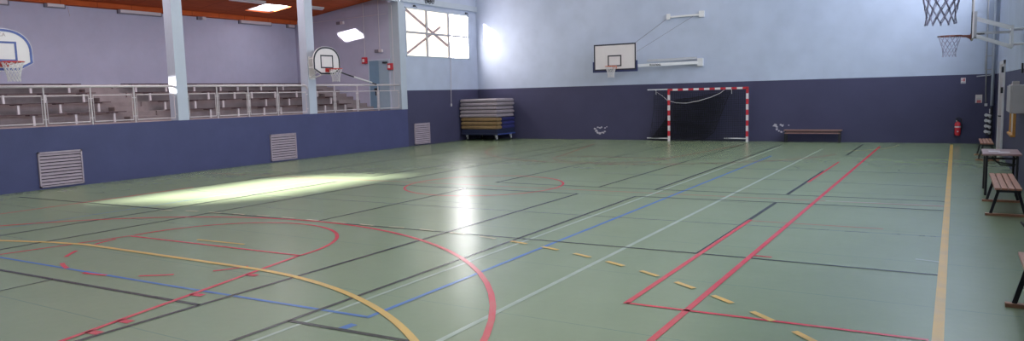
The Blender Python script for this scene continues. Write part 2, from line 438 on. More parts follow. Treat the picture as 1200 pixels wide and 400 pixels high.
for y in (24.25, 28.0):
    b.box(XL, XL + .06, y - .09, y + .03, 5.70, 5.76); b.tube([(XL + .03, y - .02, 5.73), (XL + .05, y + .12, 5.69)], .012, 5)
o = b.build('window_latch', M['black'], win)

# door in the gallery end wall
DX0, DX1, DZ = -20.78, -19.72, 3.54
b = MB()
for x0, x1, z0, z1 in ((DX0 - .05, DX0, 1.53, DZ + .05), (DX1, DX1 + .05, 1.53, DZ + .05), (DX0, DX1, DZ, DZ + .05)):
    b.box(x0, x1, YG - .03, YG + .01, z0, z1)
d1 = struct(b.build('door_1', M['pillar']), 'light blue double door behind the stand railing')
part('door_leaf', M['door_blue'], d1, lambda b: b.box(DX0, DX0 + .52, YG - .02, YG + .01, 1.55, DZ))
part('door_leaf', M['door_blue2'], d1, lambda b: b.box(DX0 + .53, DX1, YG - .035, YG + .01, 1.55, DZ))
part('door_closer', M['black'], d1, lambda b: b.box(DX1 - .28, DX1 - .06, YG - .1, YG - .035, DZ - .13, DZ - .06))
part('door_handle', M['black'], d1, lambda b: b.box(DX0 + .28, DX0 + .44, YG - .08, YG - .02, 2.3, 2.42) or b.box(DX0 + .33, DX0 + .39, YG - .08, YG - .02, 2.12, 2.3))

# pillars
for i, yc_ in enumerate((8.3, 13.37, 18.42)):
    b = MB(); b.box(XL - .36, XL + .004, yc_ - .175, yc_ + .175, 1.53, 5.83)
    struct(b.build('pillar', M['pillar'], loc=(XL - .18, yc_, 1.53), bevel=.008), 'pale blue pillar rising from the parapet of the stand')

# right wall door (door_2), hatch
b = MB()
b.box(XR - .05, XR + .01, 24.2, 24.32, 0, 2.62); b.box(XR - .05, XR + .01, 26.35, 26.47, 0, 2.62); b.box(XR - .05, XR + .01, 24.2, 26.47, 2.52, 2.62)
d2 = struct(b.build('door_2', M['white']), 'tall pale door in the right wall')
part('door_leaf', M['frame_pink'], d2, lambda b: b.box(XR - .03, XR + .01, 24.32, 26.35, .01, 2.52))
part('door_handle', M['black'], d2, lambda b: b.tube([(XR - .03, 24.5, 1.08), (XR - .1, 24.5, 1.08), (XR - .1, 24.7, 1.08)], .016, 8))
part('hinge', M['black'], d2, lambda b: [b.box(XR - .09, XR - .04, 24.16, 24.34, z, z + .16) for z in (2.28, 1.72)] and None)

# ------------------------------------------------------------------ court lines (painted, children of the floor)
zl = [0.0012]
def lines(name, m, segs, extra=None):
    b = MB(); z = zl[0]; zl[0] += .0006
    for pts, w in segs:
        pts = [Vector((p[0], p[1])) for p in pts]
        vs = []; n = len(pts)
        for i, p in enumerate(pts):
            d = (pts[min(i + 1, n - 1)] - pts[max(i - 1, 0)]).normalized(); a = Vector((-d.y, d.x)) * w / 2
            vs += [(p.x + a.x, p.y + a.y, z), (p.x - a.x, p.y - a.y, z)]
        b.add(vs, [(2 * i, 2 * i + 1, 2 * i + 3, 2 * i + 2) for i in range(n - 1)])
    o = b.build(name, m, floor); o['label'] = extra or ''
    if not extra: del o['label']
    return o
def arc(cx, cy, r, a0, a1, n=48):
    return [(cx + r * math.cos(math.radians(a0 + (a1 - a0) * i / n)), cy + r * math.sin(math.radians(a0 + (a1 - a0) * i / n))) for i in range(n + 1)]
K = .045
lines('court_line', M['l_dull'], [
    ([(-18.19, 13.09), (-13.89, 13.07)], .035), ([(-15.57, 18.6), (-13.69, 18.6)], .03), ([(-5.15, 18.93), (-.06, 19.04)], .035),
    ([(-4.6, 16.92), (-.06, 16.65)], .03), ([(-2.65, 23.16), (-.06, 23.36)], .03), ([(-7.48, 16.82), (-5.52, 16.99)], .03),
    ([(-15.39, 10.65), (-9.25, 10.81), (-4.42, 11.0), (-.1, 11.2)], .026), ([(-11.9, 21.2), (-5.6, 21.4)], .03)], 'faded dark court lines')
lines('court_line', M['l_redf'], [
    ([(-18.3, 13.5), (-11.0, 13.72), (-2.6, 13.95), (-.1, 14.03)], .035), ([(-2.65, 11.48), (-.82, 11.52)], .03)], 'faded red court lines')
lines('court_line', M['l_white'], [
    ([(-3.65, 2), (-3.65, 25.63)], .06), ([(-5.08, 2), (-5.10, 26.31)], .045), ([(-1.93, 13.98), (-.08, 14.11)], .04), ([(-.34, 9.65), (-.08, 9.59)], .05)], 'white court lines')
lines('court_line', M['l_blue'], [
    ([(-12.5, 4.78), (-11.15, 4.82), (-7.49, 4.91), (-4.67, 5.02)], .05), ([(-4.655, 5.0), (-4.65, 22.66)], .055), ([(-4.64, 4.62), (-4.62, 4.80)], .09),
    ([(-13.76, 4), (-13.7, 13.06)], .022)], 'blue court lines')
lines('court_line', M['l_black'], [
    ([(-18.18, 8.36), (-13.02, 8.54)], K), ([(-15.66, 11.06), (-15.7, 21.8)], K), ([(-13.02, 2), (-13.03, 13.18)], K),
    ([(-12.92, 14.37), (-12.86, 27.1)], K), ([(-14.87, 14.16), (-12.92, 14.37)], .035), ([(-11.76, 2), (-11.72, 13.11)], K), ([(-11.66, 14.2), (-11.95, 26.25)], K),
    ([(-11.72, 13.11), (-9.16, 13.20), (-6.47, 13.28)], K), ([(-6.5, 2), (-6.49, 13.28)], .055), ([(-6.51, 14.36), (-6.54, 27.88)], K),
    ([(-11.75, 4.38), (-10.29, 4.43), (-6.5, 4.56)], .055), ([(-9.1, 2), (-9.1, 4.47)], .025),
    ([(-5.25, 4.60), (-3.9, 4.66), (-2.7, 4.70)], .055), ([(-5.25, 2), (-5.27, 13.34)], .05), ([(-5.27, 13.34), (-2.53, 13.5), (-.09, 13.55)], K),
    ([(-9.14, 14.34), (-6.51, 14.36), (-2.72, 14.52), (-.1, 14.6)], .04), ([(-5.25, 14.37), (-5.26, 27.5)], .055), ([(-9.10, 14.35), (-9.06, 22.9)], K), ([(-9.06, 23.3), (-9.06, 27.25)], K),
    ([(-9.13, 8.72), (-9.15, 13.2)], K), ([(-11.75, 8.62), (-9.16, 8.72), (-6.41, 8.80), (-2.71, 8.91), (-.09, 8.92)], .04),
    ([(-2.70, 8.93), (-2.68, 13.45)], .06), ([(-2.69, 14.6), (-2.67, 18.96)], .06), ([(-2.67, 23.3), (-2.67, 27.77)], .06), ([(-15.46, 22.7), (-15.24, 26.36)], K)], 'black court lines')
BX, BY, BR = -9.05, 2.45, 6.26
def far(pts): return [(x, 27.74 - y) for x, y in pts]
key = [([(-12.1, 2), (-10.94, 6.55)], .05), ([(-10.94, 6.55), (-7.34, 6.67)], .05), ([(-7.34, 6.67), (-6.36, 2)], .06),
       (arc(-9.13, 6.62, 1.8, 0, 180), .055), (arc(BX, BY, BR, -8, 188), .065)]
dash = [(arc(-9.13, 6.62, 1.8, a, a + 13, 4), .055) for a in range(190, 350, 27)]
ticks = []
for y in (3.54, 3.87, 4.79, 5.65):
    x = -7.34 + (6.67 - y) * .21; ticks.append(([(x, y), (x + .16, y + .02)], .09))
lines('court_line', M['l_red'], key + dash + ticks + [
    ([(-15.66, 2), (-15.68, 11.06)], K), (arc(-9.13, 13.86, 1.8, 0, 360), .05),
    ([(-2.08, 2), (-2.08, 26.91)], .065), ([(-2.67, 6.47), (-2.67, 11.56)], .06), ([(-2.64, 16.57), (-2.62, 21.3)], .05), ([(-2.67, 6.5), (-.12, 6.58)], .05),
    ([(-2.05, 9.07), (-1.84, 9.06)], .05)], 'red court lines with basketball key and arcs')
lines('court_line', M['l_redf'], [
    (far([(-12.1, 1.4), (-10.94, 6.55)]), .05), (far([(-10.94, 6.55), (-7.34, 6.67)]), .05), (far([(-7.34, 6.67), (-6.55, 1)]), .05), (far(arc(-9.13, 6.62, 1.8, 0, 180)), .045), (far(arc(BX, BY, BR, 15, 165)), .055)], 'worn red basketball key at the far end')
yl = [([(-.06, 2), (-.055, 28.1)], .085), ([(-9.64, 6.8), (-8.66, 6.86)], .05)]
yl.append(([(-12.6, 5.43)] + [(-11.6, 5.72), (-10.92, 5.85), (-9.2, 5.87)] + arc(-7.38, .07, 5.82, 90, 8), .075))
lines('court_line', M['l_yellow'], yl, 'yellow side line and goal area arc')
# dashed nine metre line
path = [(-13.1, 8.40), (-12.17, 8.61), (-10.04, 8.77), (-7.7, 8.78)] + arc(-7.15, .22, 8.6, 93, 10, 60)
acc = [0.0]
for p, q in zip(path, path[1:]): acc.append(acc[-1] + math.dist(p, q))
def at(s):
    for i in range(len(path) - 1):
        if acc[i + 1] >= s:
            t = (s - acc[i]) / (acc[i + 1] - acc[i]); return (path[i][0] * (1 - t) + path[i + 1][0] * t, path[i][1] * (1 - t) + path[i + 1][1] * t)
    return path[-1]
ds, s_ = [], 0.1
while s_ + .3 < acc[-1]:
    ds.append([at(s_), at(s_ + .15), at(s_ + .3)]); s_ += .6
lines('court_line', M['l_pale'], [(d, .06) for d in ds if d[0][0] < -5.6], 'worn pale dashes of the long arc')
lines('court_line', M['l_yellow'], [(d, .065) for d in ds if d[0][0] >= -5.6], 'yellow dashes of the long arc')
lines('court_line', M['l_pale'], [([(-2.89, 24.8), (-2.4, 25.3), (-1.91, 26), (-1.65, 26.9), (-1.58, 27.77)], .05)], 'pale arc by the far wall')

# ------------------------------------------------------------------ vents in the left wall
for y0, y1, lab in ((9.3, 10.36, 'ventilation grille in the left wall, the nearest and largest'), (16.43, 17.52, 'ventilation grille in the left wall, middle one of three'), (23.93, 24.95, 'ventilation grille in the left wall beside the gym mats')):
    if y0 > 23: lab = 'ventilation grille in the left wall, furthest away, just left of the gym mats'
    t = thing('wall_vent', 'metal slatted ' + lab, 'vent', (XL, (y0 + y1) / 2, .05), 'ventilation grilles along the left wall')
    z0, z1 = .05, .92
    part('backing', M['chain'], t, lambda b: b.box(XL - .0, XL + .008, y0 + .02, y1 - .02, z0 + .02, z1 - .02))
    def fr(b):
        for a, c, e, f in ((y0, y1, z0, z0 + .035), (y0, y1, z1 - .035, z1), (y0, y0 + .035, z0, z1), (y1 - .035, y1, z0, z1)): b.box(XL, XL + .05, a, c, e, f)
    part('frame', M['louver'], t, fr)
    for k in range(10):
        z = z0 + .05 + k * (z1 - z0 - .07) / 10
        part('slat', M['louver'], t, lambda b: b.prism([(XL + .008, z + .062), (XL + .045, z + .01), (XL + .045, z + .004), (XL + .008, z + .054)], 'Y', y0 + .03, y1 - .03))

# ------------------------------------------------------------------ stepped stand
T0, TR, RISE = -20.95, .75, .285
b = MB()
ends = [(1.0, 12.66), (13.72, 21.95)]
for (y0, y1) in ends:
    for k in range(4):
        b.box(XB, T0 - k * TR, y0, y1, 1.53 + k * RISE, 1.53 + (k + 1) * RISE - (0 if k == 3 else 0))
for (y0, y1) in ((12.66, 13.72), (21.95, YG)):
    for k in range(8):
        b.box(XB, T0 + .32 - k * TR / 2, y0, y1, 1.53 + k * RISE / 2, 1.53 + (k + 1) * RISE / 2)
struct(b.build('stepped_terrace', M['concrete']), 'stepped concrete stand with two stair aisles behind the railing')
blocks = [(8.6, 12.55, 'left of the first stair aisle'), (13.95, 17.92, 'between the two tall pillars'), (17.94, 21.85, 'nearest the blue door')]
rows = ['lowest', 'second', 'third', 'top']
for k in range(4):
    zb = 1.53 + k * RISE; xs = T0 + .34 - k * TR
    for j, (y0, y1, where) in enumerate(blocks):
        y0 += 0
        t = thing('stand_bench', 'dark plank bench on the %s row of the stand, %s' % (rows[k], where), 'bench', (xs - .15, (y0 + y1) / 2, zb), 'plank benches on the stand')
        part('seat', M['plank'], t, lambda b: b.box(xs - .27, xs - .145, y0, y1, zb + .285, zb + .31) or b.box(xs - .125, xs, y0, y1, zb + .285, zb + .31), bevel=.003)
        n = 4; 
        for q in range(n):
            y = y0 + .35 + q * 1.08
            if y > y1 - .1: continue
            part('leg', M['rail'], t, lambda b: b.box(xs - .06, xs - .01, y - .028, y + .028, zb, zb + .262))
            part('bracket', M['plank'], t, lambda b: b.box(xs - .25, xs - .01, y - .10, y + .10, zb + .262, zb + .285))

# railings
def railing(y0, y1, posts, lab, bendy0=False, bendy1=False):
    t = thing('railing', lab, 'railing', (XL - .09, (y0 + y1) / 2, 1.53), 'railings in front of the stand')
    xr = XL - .08
    pts = [(xr, y0, 2.52), (xr, y1, 2.52)]
    if bendy1: pts = [(xr, y0, 2.52), (xr, y1 - .14, 2.52), (xr, y1 - .05, 2.49), (xr, y1, 2.40), (xr, y1 + .02, 2.25), (xr, y1 + .02, 1.53)]
    part('handrail', M['rail'], t, lambda b: b.tube(pts, .034, 10), smooth=True)
    for y in posts: part('post', M['rail'], t, lambda b: b.tube([(xr, y, 1.53), (xr, y, 2.50)], .019, 8))
    edges = [y0] + list(posts) + [y1]
    for a, c in zip(edges, edges[1:]):
        a2, c2 = a + .06, c - .06
        if c2 - a2 < .4: continue
        if bendy1 and c == y1: c2 = c - .09
        part('panel_frame', M['rail'], t, lambda b: b.tube([(xr, a2, 1.61), (xr, c2, 1.61), (xr, c2, 2.29), (xr, a2, 2.29)], .016, 6, closed=True))
        for z in (1.70, 2.20):
            for p, q in ((a, a2), (c2, c)): part('clip', M['rail'], t, lambda b: b.box(xr - .012, xr + .012, p, q, z, z + .02))
railing(8.48, 13.24, (9.62, 10.77, 11.95), 'pale metal railing ending at the pillar nearest the camera', bendy1=True)
railing(13.56, 18.27, (14.59, 15.75, 16.93), 'pale metal railing section between the two tall pillars', bendy1=True)
railing(18.6, 23.18, (19.55, 20.73, 21.9), 'pale metal railing section in front of the blue door')

# fluorescent fittings on the back wall and ceiling
def wall_light(y0, y1, z, lab, h=.17):
    t = thing('strip_light', lab, 'light', (XB, (y0 + y1) / 2, z), 'strip lights on the back wall')
    part('housing', M['tubeframe'], t, lambda b: b.box(XB - .01, XB + .08, y0, y1, z, z + h))
    part('diffuser', M['tube'], t, lambda b: b.box(XB + .06, XB + .13, y0 + .06, y1 - .06, z + .025, z + h - .02), bevel=.015)
wall_light(15.15, 16.8, 5.17, 'long strip light high on the wall, left of the near pillar')
wall_light(20.2, 21.86, 5.16, 'long strip light high on the wall, between the pillars')
wall_light(22.7, 23.15, 5.14, 'strip light on the wall, half hidden by the middle pillar')
wall_light(12.75, 13.4, 5.18, 'short strip light high on the back wall')
wall_light(10.6, 11.72, 5.14, 'strip light high on the wall, at the left edge')
def spot_small(loc, lab, along='Y'):
    x, y, z = loc
    t = thing('emergency_light', lab, 'light', loc, 'small fittings high on the gallery walls')
    if along == 'Y':
        part('body', M['tubeframe'], t, lambda b: b.box(x - .01, x + .08, y - .16, y + .02, z - .09, z + .09))
        part('lamp', M['tube'], t, lambda b: b.box(x + .02, x + .12, y + .03, y + .18, z - .07, z + .07), bevel=.01)
        part('stem', M['tubeframe'], t, lambda b: b.box(x, x + .02, y - .01, y + .01, z + .09, z + .10))
    else:
        part('body', M['tubeframe'], t, lambda b: b.box(x - .2, x + .02, y - .08, y + .01, z - .06, z + .06))
        part('lamp', M['tube'], t, lambda b: b.box(x + .03, x + .2, y - .1, y - .0, z - .06, z + .06), bevel=.01)
spot_small((XB, 18.45, 5.27), 'small emergency lamp between two strip lights on the back wall')
spot_small((-22.25, YG, 5.19), 'small fitting high on the end wall above the sunlit patch', 'X')
spot_small((-20.2, YG, 3.92), 'emergency exit lamp above the blue double door', 'X')
def red_box(x, z, lab):
    t = thing('alarm_box', lab, 'alarm', (x, YG, z), 'red alarm boxes by the blue door')
    part('casing', M['red'], t, lambda b: b.box(x - .11, x + .11, YG - .11, YG + .01, z - .13, z + .13), bevel=.01)
    part('front_plate', M['board'], t, lambda b: b.box(x - .07, x + .04, YG - .12, YG - .105, z - .07, z + .06))
red_box(-20.98, 3.57, 'small red alarm box at the upper left of the blue door')
red_box(-19.62, 3.27, 'small red alarm box on the right of the blue door')
def conduit(pts, lab, r=.012):
    b = MB(); b.tube(pts, r, 6); return tag(b.build('conduit', M['rail'], loc=pts[0]), lab, 'pipe')
conduit([(-20.98, YG - .015, 3.70), (-20.98, YG - .015, gz(-20.98) - .01)], 'thin conduit running up from the left alarm box')
conduit([(-20.17, YG - .015, 3.98), (-20.17, YG - .015, gz(-20.17) - .01)], 'thin conduit rising above the exit lamp')
conduit([(-19.48, YG - .015, 2.3), (-19.48, YG - .015, 5.7)], 'pale conduit beside the right alarm box')
conduit([(XB + .02, YG - .03, 5.30), (-19.75, YG - .03, 5.38)], 'long cable stretched across the gallery end wall', .010)
conduit([(XB + .02, 9, 5.46 - .04), (XB + .02, YG - .05, 5.36)], 'long cable running along the top of the back wall', .010)
def batten(x, y0, y1, lab):
    t = thing('ceiling_light', lab, 'light', (x, (y0 + y1) / 2, gz(x) - .01), 'ceiling battens in the gallery')
    part('housing', M['white'], t, lambda b: b.prism([(x - .09, gz(x) - .07), (x + .09, gz(x) - .05), (x + .09, gz(x + .09)), (x - .09, gz(x - .09))], 'Y', y0, y1))
    part('diffuser', M['tube'], t, lambda b: b.box(x - .06, x + .06, y0 + .04, y1 - .04, gz(x) - .11, gz(x) - .06), bevel=.01)
batten(-22.45, 17.8, 19.4, 'white ceiling light on the wood, left of the bright roof light')
batten(-22.35, 21.2, 22.3, 'white ceiling light on the wood, right of the bright roof light')
conduit([(XB + .006, 13.5, 5.30), (XB + .006, 13.55, 4.95)], 'short cable hanging beside the short strip light', .010)

# ------------------------------------------------------------------ basketball hoops
def hoop_net(b, c, r0=.215, r1=.115, L=.42, n=12, rows=6, tr=.0055, seed=1):
    """diamond mesh net hanging from the ring centre c"""
    rnd = random.Random(seed)
    def P(i, j):          # i = half-step round, j = row
        t = j / rows; r = r1 + (r0 - r1) * (1 - t) ** 1.7 + (.012 * t if j == rows else 0)
        a = 2 * PI * (i / 2.0) / n
        return Vector((c[0] + r * math.cos(a), c[1] + r * math.sin(a), c[2] - L * t ** .95 + rnd.uniform(-.004, .004)))
    pts = {}
    for j in range(rows + 1):
        for i in range(2 * n):
            if (i + j) % 2 == 0: pts[(i, j)] = P(i, j)
    for j in range(rows):
        for i in range(2 * n):
            if (i + j) % 2 == 0:
                for d in (-1, 1): b.tube([pts[(i, j)], pts[((i + d) % (2 * n), j + 1)]], tr, 4)
    for i in range(2 * n):   # knots
        for j in range(1, rows + 1):
            if (i + j) % 2 == 0:
                p = pts[(i, j)]; b.tube([p + Vector((0, 0, .008)), p - Vector((0, 0, .008))], tr * 1.7, 4)

def ring(b, c, r=.225, t=.010, n=36):
    b.tube([(c[0] + r * math.cos(2 * PI * k / n), c[1] + r * math.sin(2 * PI * k / n), c[2]) for k in range(n)], t, 8, closed=True)

def fan_outline(w=.63, h=.96, ins=0):
    p = [(-.30 + ins * .4, ins), (.30 - ins * .4, ins), (w - ins, .19 + ins * .3)]
    zc, bb = .44, h - .44 - ins; a = w - ins
    p += [(a * math.copysign(abs(math.cos(t)) ** .86, math.cos(t)), zc + bb * abs(math.sin(t)) ** .92) for t in [PI * i / 24 for i in range(25)]]
    p += [(-w + ins, .19 + ins * .3)]
    return p
def outline_band(b, o, i, x0, x1, yc, z0):
    """flat ring between outlines o and i, on a board facing X"""
    n = len(o)
    vs = [(x1, yc + u, z0 + v) for u, v in o] + [(x1, yc + u, z0 + v) for u, v in i] + [(x0, yc + u, z0 + v) for u, v in o] + [(x0, yc + u, z0 + v) for u, v in i]
    fs = []
    for k in range(n):
        l = (k + 1) % n
        fs += [(k, l, n + l, n + k), (2 * n + k, 3 * n + k, 3 * n + l, 2 * n + l), (k, 2 * n + k, 2 * n + l, l), (n + k, n + l, 3 * n + l, 3 * n + k)]
    b.add(vs, fs)
def side_hoop(yc, face, sgn, z0, lab, line, inner, netm, rimm, wall_x, rim_t=.012, fan=True, group='side basketball hoops', netseed=1, tr=.006):
    """board whose face is the plane X=face and looks towards sgn (+1 = +X)"""
    t = thing('basketball_hoop', lab, 'basketball hoop', (wall_x, yc, z0), group)
    x0, x1 = face - sgn * .03, face
    lo, hi = min(x0, x1), max(x0, x1)
    out = fan_outline() if fan else [(-.6, 0), (.6, 0), (.6, .9), (-.6, .9)]
    part('backboard', M['board'], t, lambda b: b.prism([(yc + u, z0 + v) for u, v in out], 'X', lo, hi))
    f1, f2 = face + sgn * .001, face + sgn * .006
    def sc(k, d): return fan_outline(ins=d) if fan else [(-.6 + d, d), (.6 - d, d), (.6 - d, .9 - d), (-.6 + d, .9 - d)]
    part('edge_line', line, t, lambda b: outline_band(b, sc(0, .012), sc(0, .068), f1, f2, yc, z0))
    u_ = .10 if fan else 0
    q0 = [(-.295, .12 + u_), (.295, .12 + u_), (.295, .57 + u_), (-.295, .57 + u_)]; q1 = [(-.25, .165 + u_), (.25, .165 + u_), (.25, .525 + u_), (-.25, .525 + u_)]
    part('target_square', inner, t, lambda b: outline_band(b, q0, q1, f1, f2, yc, z0))
    z0_ = z0; z0 = z0 + (.09 if fan else 0); rc = (face + sgn * .39, yc, z0 + .10)
    rim = part('rim', rimm, t, lambda b: (ring(b, rc, t=rim_t),
        b.box(*sorted((face + sgn * .002, face + sgn * .02)), yc - .09, yc + .09, z0 + .0, z0 + .13),
        b.prism([(face + sgn * .015, z0 + .105), (face + sgn * .17, z0 + .105), (face + sgn * .015, z0 + .01)], 'Y', yc - .06, yc - .05),
        b.prism([(face + sgn * .015, z0 + .105), (face + sgn * .17, z0 + .105), (face + sgn * .015, z0 + .01)], 'Y', yc + .05, yc + .06),
        b.tube([(face + sgn * .02, yc - .1, z0 + .06), (face + sgn * .30, yc - .19, z0 + .095)], .008, 6),
        b.tube([(face + sgn * .02, yc + .1, z0 + .06), (face + sgn * .30, yc + .19, z0 + .095)], .008, 6)) and None)
    part('net', netm, t, lambda b: hoop_net(b, (rc[0], rc[1], rc[2] - .01), seed=netseed, tr=tr))
    bk = face - sgn * .03
    return t, bk

# two fan-shaped boards on the stand pillars
for yc_, lab, ln, inn, ns in ((8.47, 'fan-shaped white basketball board with blue outline, at the left edge', M['board_blue'], M['board_blue'], 3),
                              (18.52, 'fan-shaped white basketball board with black outline on the middle pillar', M['board_black'], M['board_black'], 4)):
    t, bk = side_hoop(yc_, -18.5, 1, 2.86, lab, ln, inn, M['net'], M['rim_red'], XL, netseed=ns)
    yp = 8.3 if yc_ < 10 else 18.42
    part('wall_plate', M['white'], t, lambda b: b.box(XL + .004, XL + .03, yp - .13, yp + .13, 2.72, 3.5))
    for s in (-1, 1):
        part('support_arm', M['white'], t, lambda b: b.tube([(XL + .03, yp + s * .10, 3.12), (bk, yc_ + s * .36, 3.12)], .026, 8))
        part('support_arm', M['white'], t, lambda b: b.tube([(XL + .03, yp + s * .10, 2.78), (bk, yc_ + s * .30, 3.02)], .022, 8))
        part('support_arm', M['white'], t, lambda b: b.tube([(XL + .03, yp + s * .10, 3.42), (bk, yc_ + s * .30, 3.45)], .02, 8))
    if yc_ < 10:
        cu = bpy.data.curves.new('lettering', 'FONT'); cu.body = 'CA'; cu.size = .12; cu.extrude = .001
        co = bpy.data.objects.new('lettering', cu)
        C.objects.link(co); dg = bpy.context.evaluated_depsgraph_get()
        me = bpy.data.meshes.new_from_object(co.evaluated_get(dg)); C.objects.unlink(co); bpy.data.objects.remove(co)
        o = bpy.data.objects.new('lettering', me); C.objects.link(o); me.materials.clear(); me.materials.append(M['brace'])
        o.parent = t; o.rotation_euler = (PI / 2, 0, PI / 2)
        o.location = Vector((-18.493, 8.39, 3.64)) - Vector(t.location)
b = MB(); b.tube([(-18.70, 19.12, 3.02), (-18.88, 20.0, 2.86), (XL - .022, 21.75, 2.545)], .024, 8)
pole = b.build('crank_pole', M['black'], loc=(XL - .022, 21.75, 2.545))
tag(pole, 'black and white pole slanting down from the middle basketball board to the railing', 'pole')
part('sleeve', M['white'], pole, lambda b: b.tube([(-18.91, 20.25, 2.813), (-19.08, 21.4, 2.61)], .029, 8))

# two boards on arms from the right wall
for yc_, lab, ns in ((8.05, 'basketball net hanging in at the top edge, nearest the camera', 5), (18.4, 'basketball hoop seen edge-on on arms from the right wall', 6)):
    t, bk = side_hoop(yc_, .25, -1, 2.93, lab, M['board_black'], M['board_black'], M['net_blue'], M['rim_dark'], XR, fan=False, group='hoops on the right wall', netseed=ns, tr=.0065)
    part('board_frame', M['grey'], t, lambda b: b.box(.285, .335, yc_ - .30, yc_ + .30, 2.97, 3.49))
    px_ = .95
    part('wall_plate', M['white'], t, lambda b: b.box(px_ - .02, px_ + .02, yc_ - .28, yc_ + .28, 2.72, 3.17))
    for s in (-.22, .22):
        part('standoff', M['white'], t, lambda b: b.tube([(px_, yc_ + s, 2.8), (XR, yc_ + s, 2.8)], .02, 8))
        part('standoff', M['white'], t, lambda b: b.tube([(px_, yc_ + s, 3.1), (XR, yc_ + s, 3.1)], .02, 8))
        part('support_arm', M['white'], t, lambda b: b.quadbox((px_, yc_ + s, 3.13), (.33, yc_ + s, 3.36), .03, .055))
        part('support_arm', M['white'], t, lambda b: b.quadbox((px_, yc_ + s, 2.75), (.33, yc_ + s, 3.0), .03, .055))
        part('support_arm', M['grey'], t, lambda b: b.quadbox((px_, yc_ + s, 3.05), (.33, yc_ + s, 3.06), .03, .03))
    part('counterweight', M['black'], t, lambda b: b.box(.34, .48, yc_ - .08, yc_ + .08, 3.03, 3.07))

# main board folded flat in front of the far wall
t = thing('basketball_hoop', 'large rectangular basketball board on long swing arms on the far wall', 'basketball hoop', (-8.6, YF, 2.9))
yb_ = 27.62; xa, xb2, za, zb2 = -12.66, -10.85, 2.88, 3.93
part('backboard', M['board'], t, lambda b: b.box(xa, xb2, yb_, yb_ + .04, za, zb2))
def rect_band(b, x0, x1, z0, z1, w, y0, y1):
    for p in ((x0, x1, z0, z0 + w), (x0, x1, z1 - w, z1), (x0, x0 + w, z0 + w, z1 - w), (x1 - w, x1, z0 + w, z1 - w)): b.box(p[0], p[1], y0, y1, p[2], p[3])
part('edge_line', M['board_black'], t, lambda b: rect_band(b, xa, xb2, za, zb2, .055, yb_ - .005, yb_ - .001))
part('target_square', M['board_black'], t, lambda b: rect_band(b, -12.055, -11.465, za + .15, za + .60, .05, yb_ - .005, yb_ - .001))
def pads(b):
    b.box(xa - .05, xb2 + .05, yb_ - .02, yb_ + .06, za - .07, za - .0)
    b.box(xa - .05, xa, yb_ - .02, yb_ + .06, za, za + .36); b.box(xb2, xb2 + .05, yb_ - .02, yb_ + .06, za, za + .36)
part('edge_pad', M['pad'], t, pads)
rc = (-11.76, yb_ - .38, 3.03)
part('rim', M['rim_orange'], t, lambda b: (ring(b, rc, t=.014), b.box(-11.85, -11.67, yb_ - .02, yb_ - .006, 2.94, 3.06),
    b.prism([(yb_ - .02, 3.035), (yb_ - .17, 3.035), (yb_ - .02, 2.95)], 'X', -11.81, -11.80), b.prism([(yb_ - .02, 3.035), (yb_ - .17, 3.035), (yb_ - .02, 2.95)], 'X', -11.72, -11.71)) and None)
part('net', M['net'], t, lambda b: hoop_net(b, (rc[0], rc[1], rc[2] - .01), seed=8, tr=.007))
part('swing_arm', M['white'], t, lambda b: b.quadbox((-8.62, YF - .14, 3.08), (-11.3, yb_ + .30, 3.03), .09, .115))
part('swing_arm', M['grey'], t, lambda b: b.quadbox((-8.75, YF - .06, 3.26), (-10.6, YF - .62, 3.22), .08, .09))
part('back_frame', M['white'], t, lambda b: (b.quadbox((-11.3, yb_ + .04, 3.03), (-11.3, yb_ + .34, 3.03), .12, .15), b.quadbox((-12.3, yb_ + .08, 3.03), (-10.85, yb_ + .08, 3.03), .08, .10),
    b.quadbox((-12.3, yb_ + .08, 3.03), (-12.3, yb_ + .08, 3.8), .08, .06), b.quadbox((-11.2, yb_ + .08, 3.03), (-11.2, yb_ + .08, 3.8), .08, .06)) and None)
part('wall_bracket', M['white'], t, lambda b: b.box(-8.70, -8.50, YF - .20, YF + .01, 2.94, 3.24))
part('wall_bracket', M['white'], t, lambda b: (b.box(-8.66, -8.46, YF - .12, YF, 4.83, 5.07), b.box(-9.97, -9.83, YF - .12, YF, 4.83, 5.05), b.quadbox((-9.9, YF - .08, 4.92), (-8.56, YF - .08, 4.93), .06, .07)) and None)
part('stay_cable', M['tubeframe'], t, lambda b: (b.tube([(-9.95, YF - .10, 4.86), (-10.9, yb_ + .06, 3.93)], .009, 4), b.tube([(-8.9, YF - .10, 4.88), (-10.83, yb_ + .06, 3.58)], .009, 4)) and None)
cu = bpy.data.curves.new('lettering', 'FONT'); cu.body = 'RUUDEAL'; cu.size = .10; cu.extrude = .001; cu.offset = .004
co = bpy.data.objects.new('lettering', cu); C.objects.link(co); dg = bpy.context.evaluated_depsgraph_get()
me = bpy.data.meshes.new_from_object(co.evaluated_get(dg)); C.objects.unlink(co); bpy.data.objects.remove(co)
me.materials.clear(); me.materials.append(M['board_black'])
o = bpy.data.objects.new('lettering', me); C.objects.link(o); o.parent = t
u = (Vector((-8.62, YF - .14, 3.08)) - Vector((-11.3, yb_ + .30, 3.03))).normalized()
s0 = Vector((-11.3, yb_ + .30, 3.03)) + u * .85
nrm = Vector((u.y, -u.x, 0)).normalized()
o.rotation_euler = (PI / 2, 0, math.atan2(u.y, u.x))
o.location = s0 + nrm * .049 + Vector((0, 0, -.035)) - Vector(t.location)

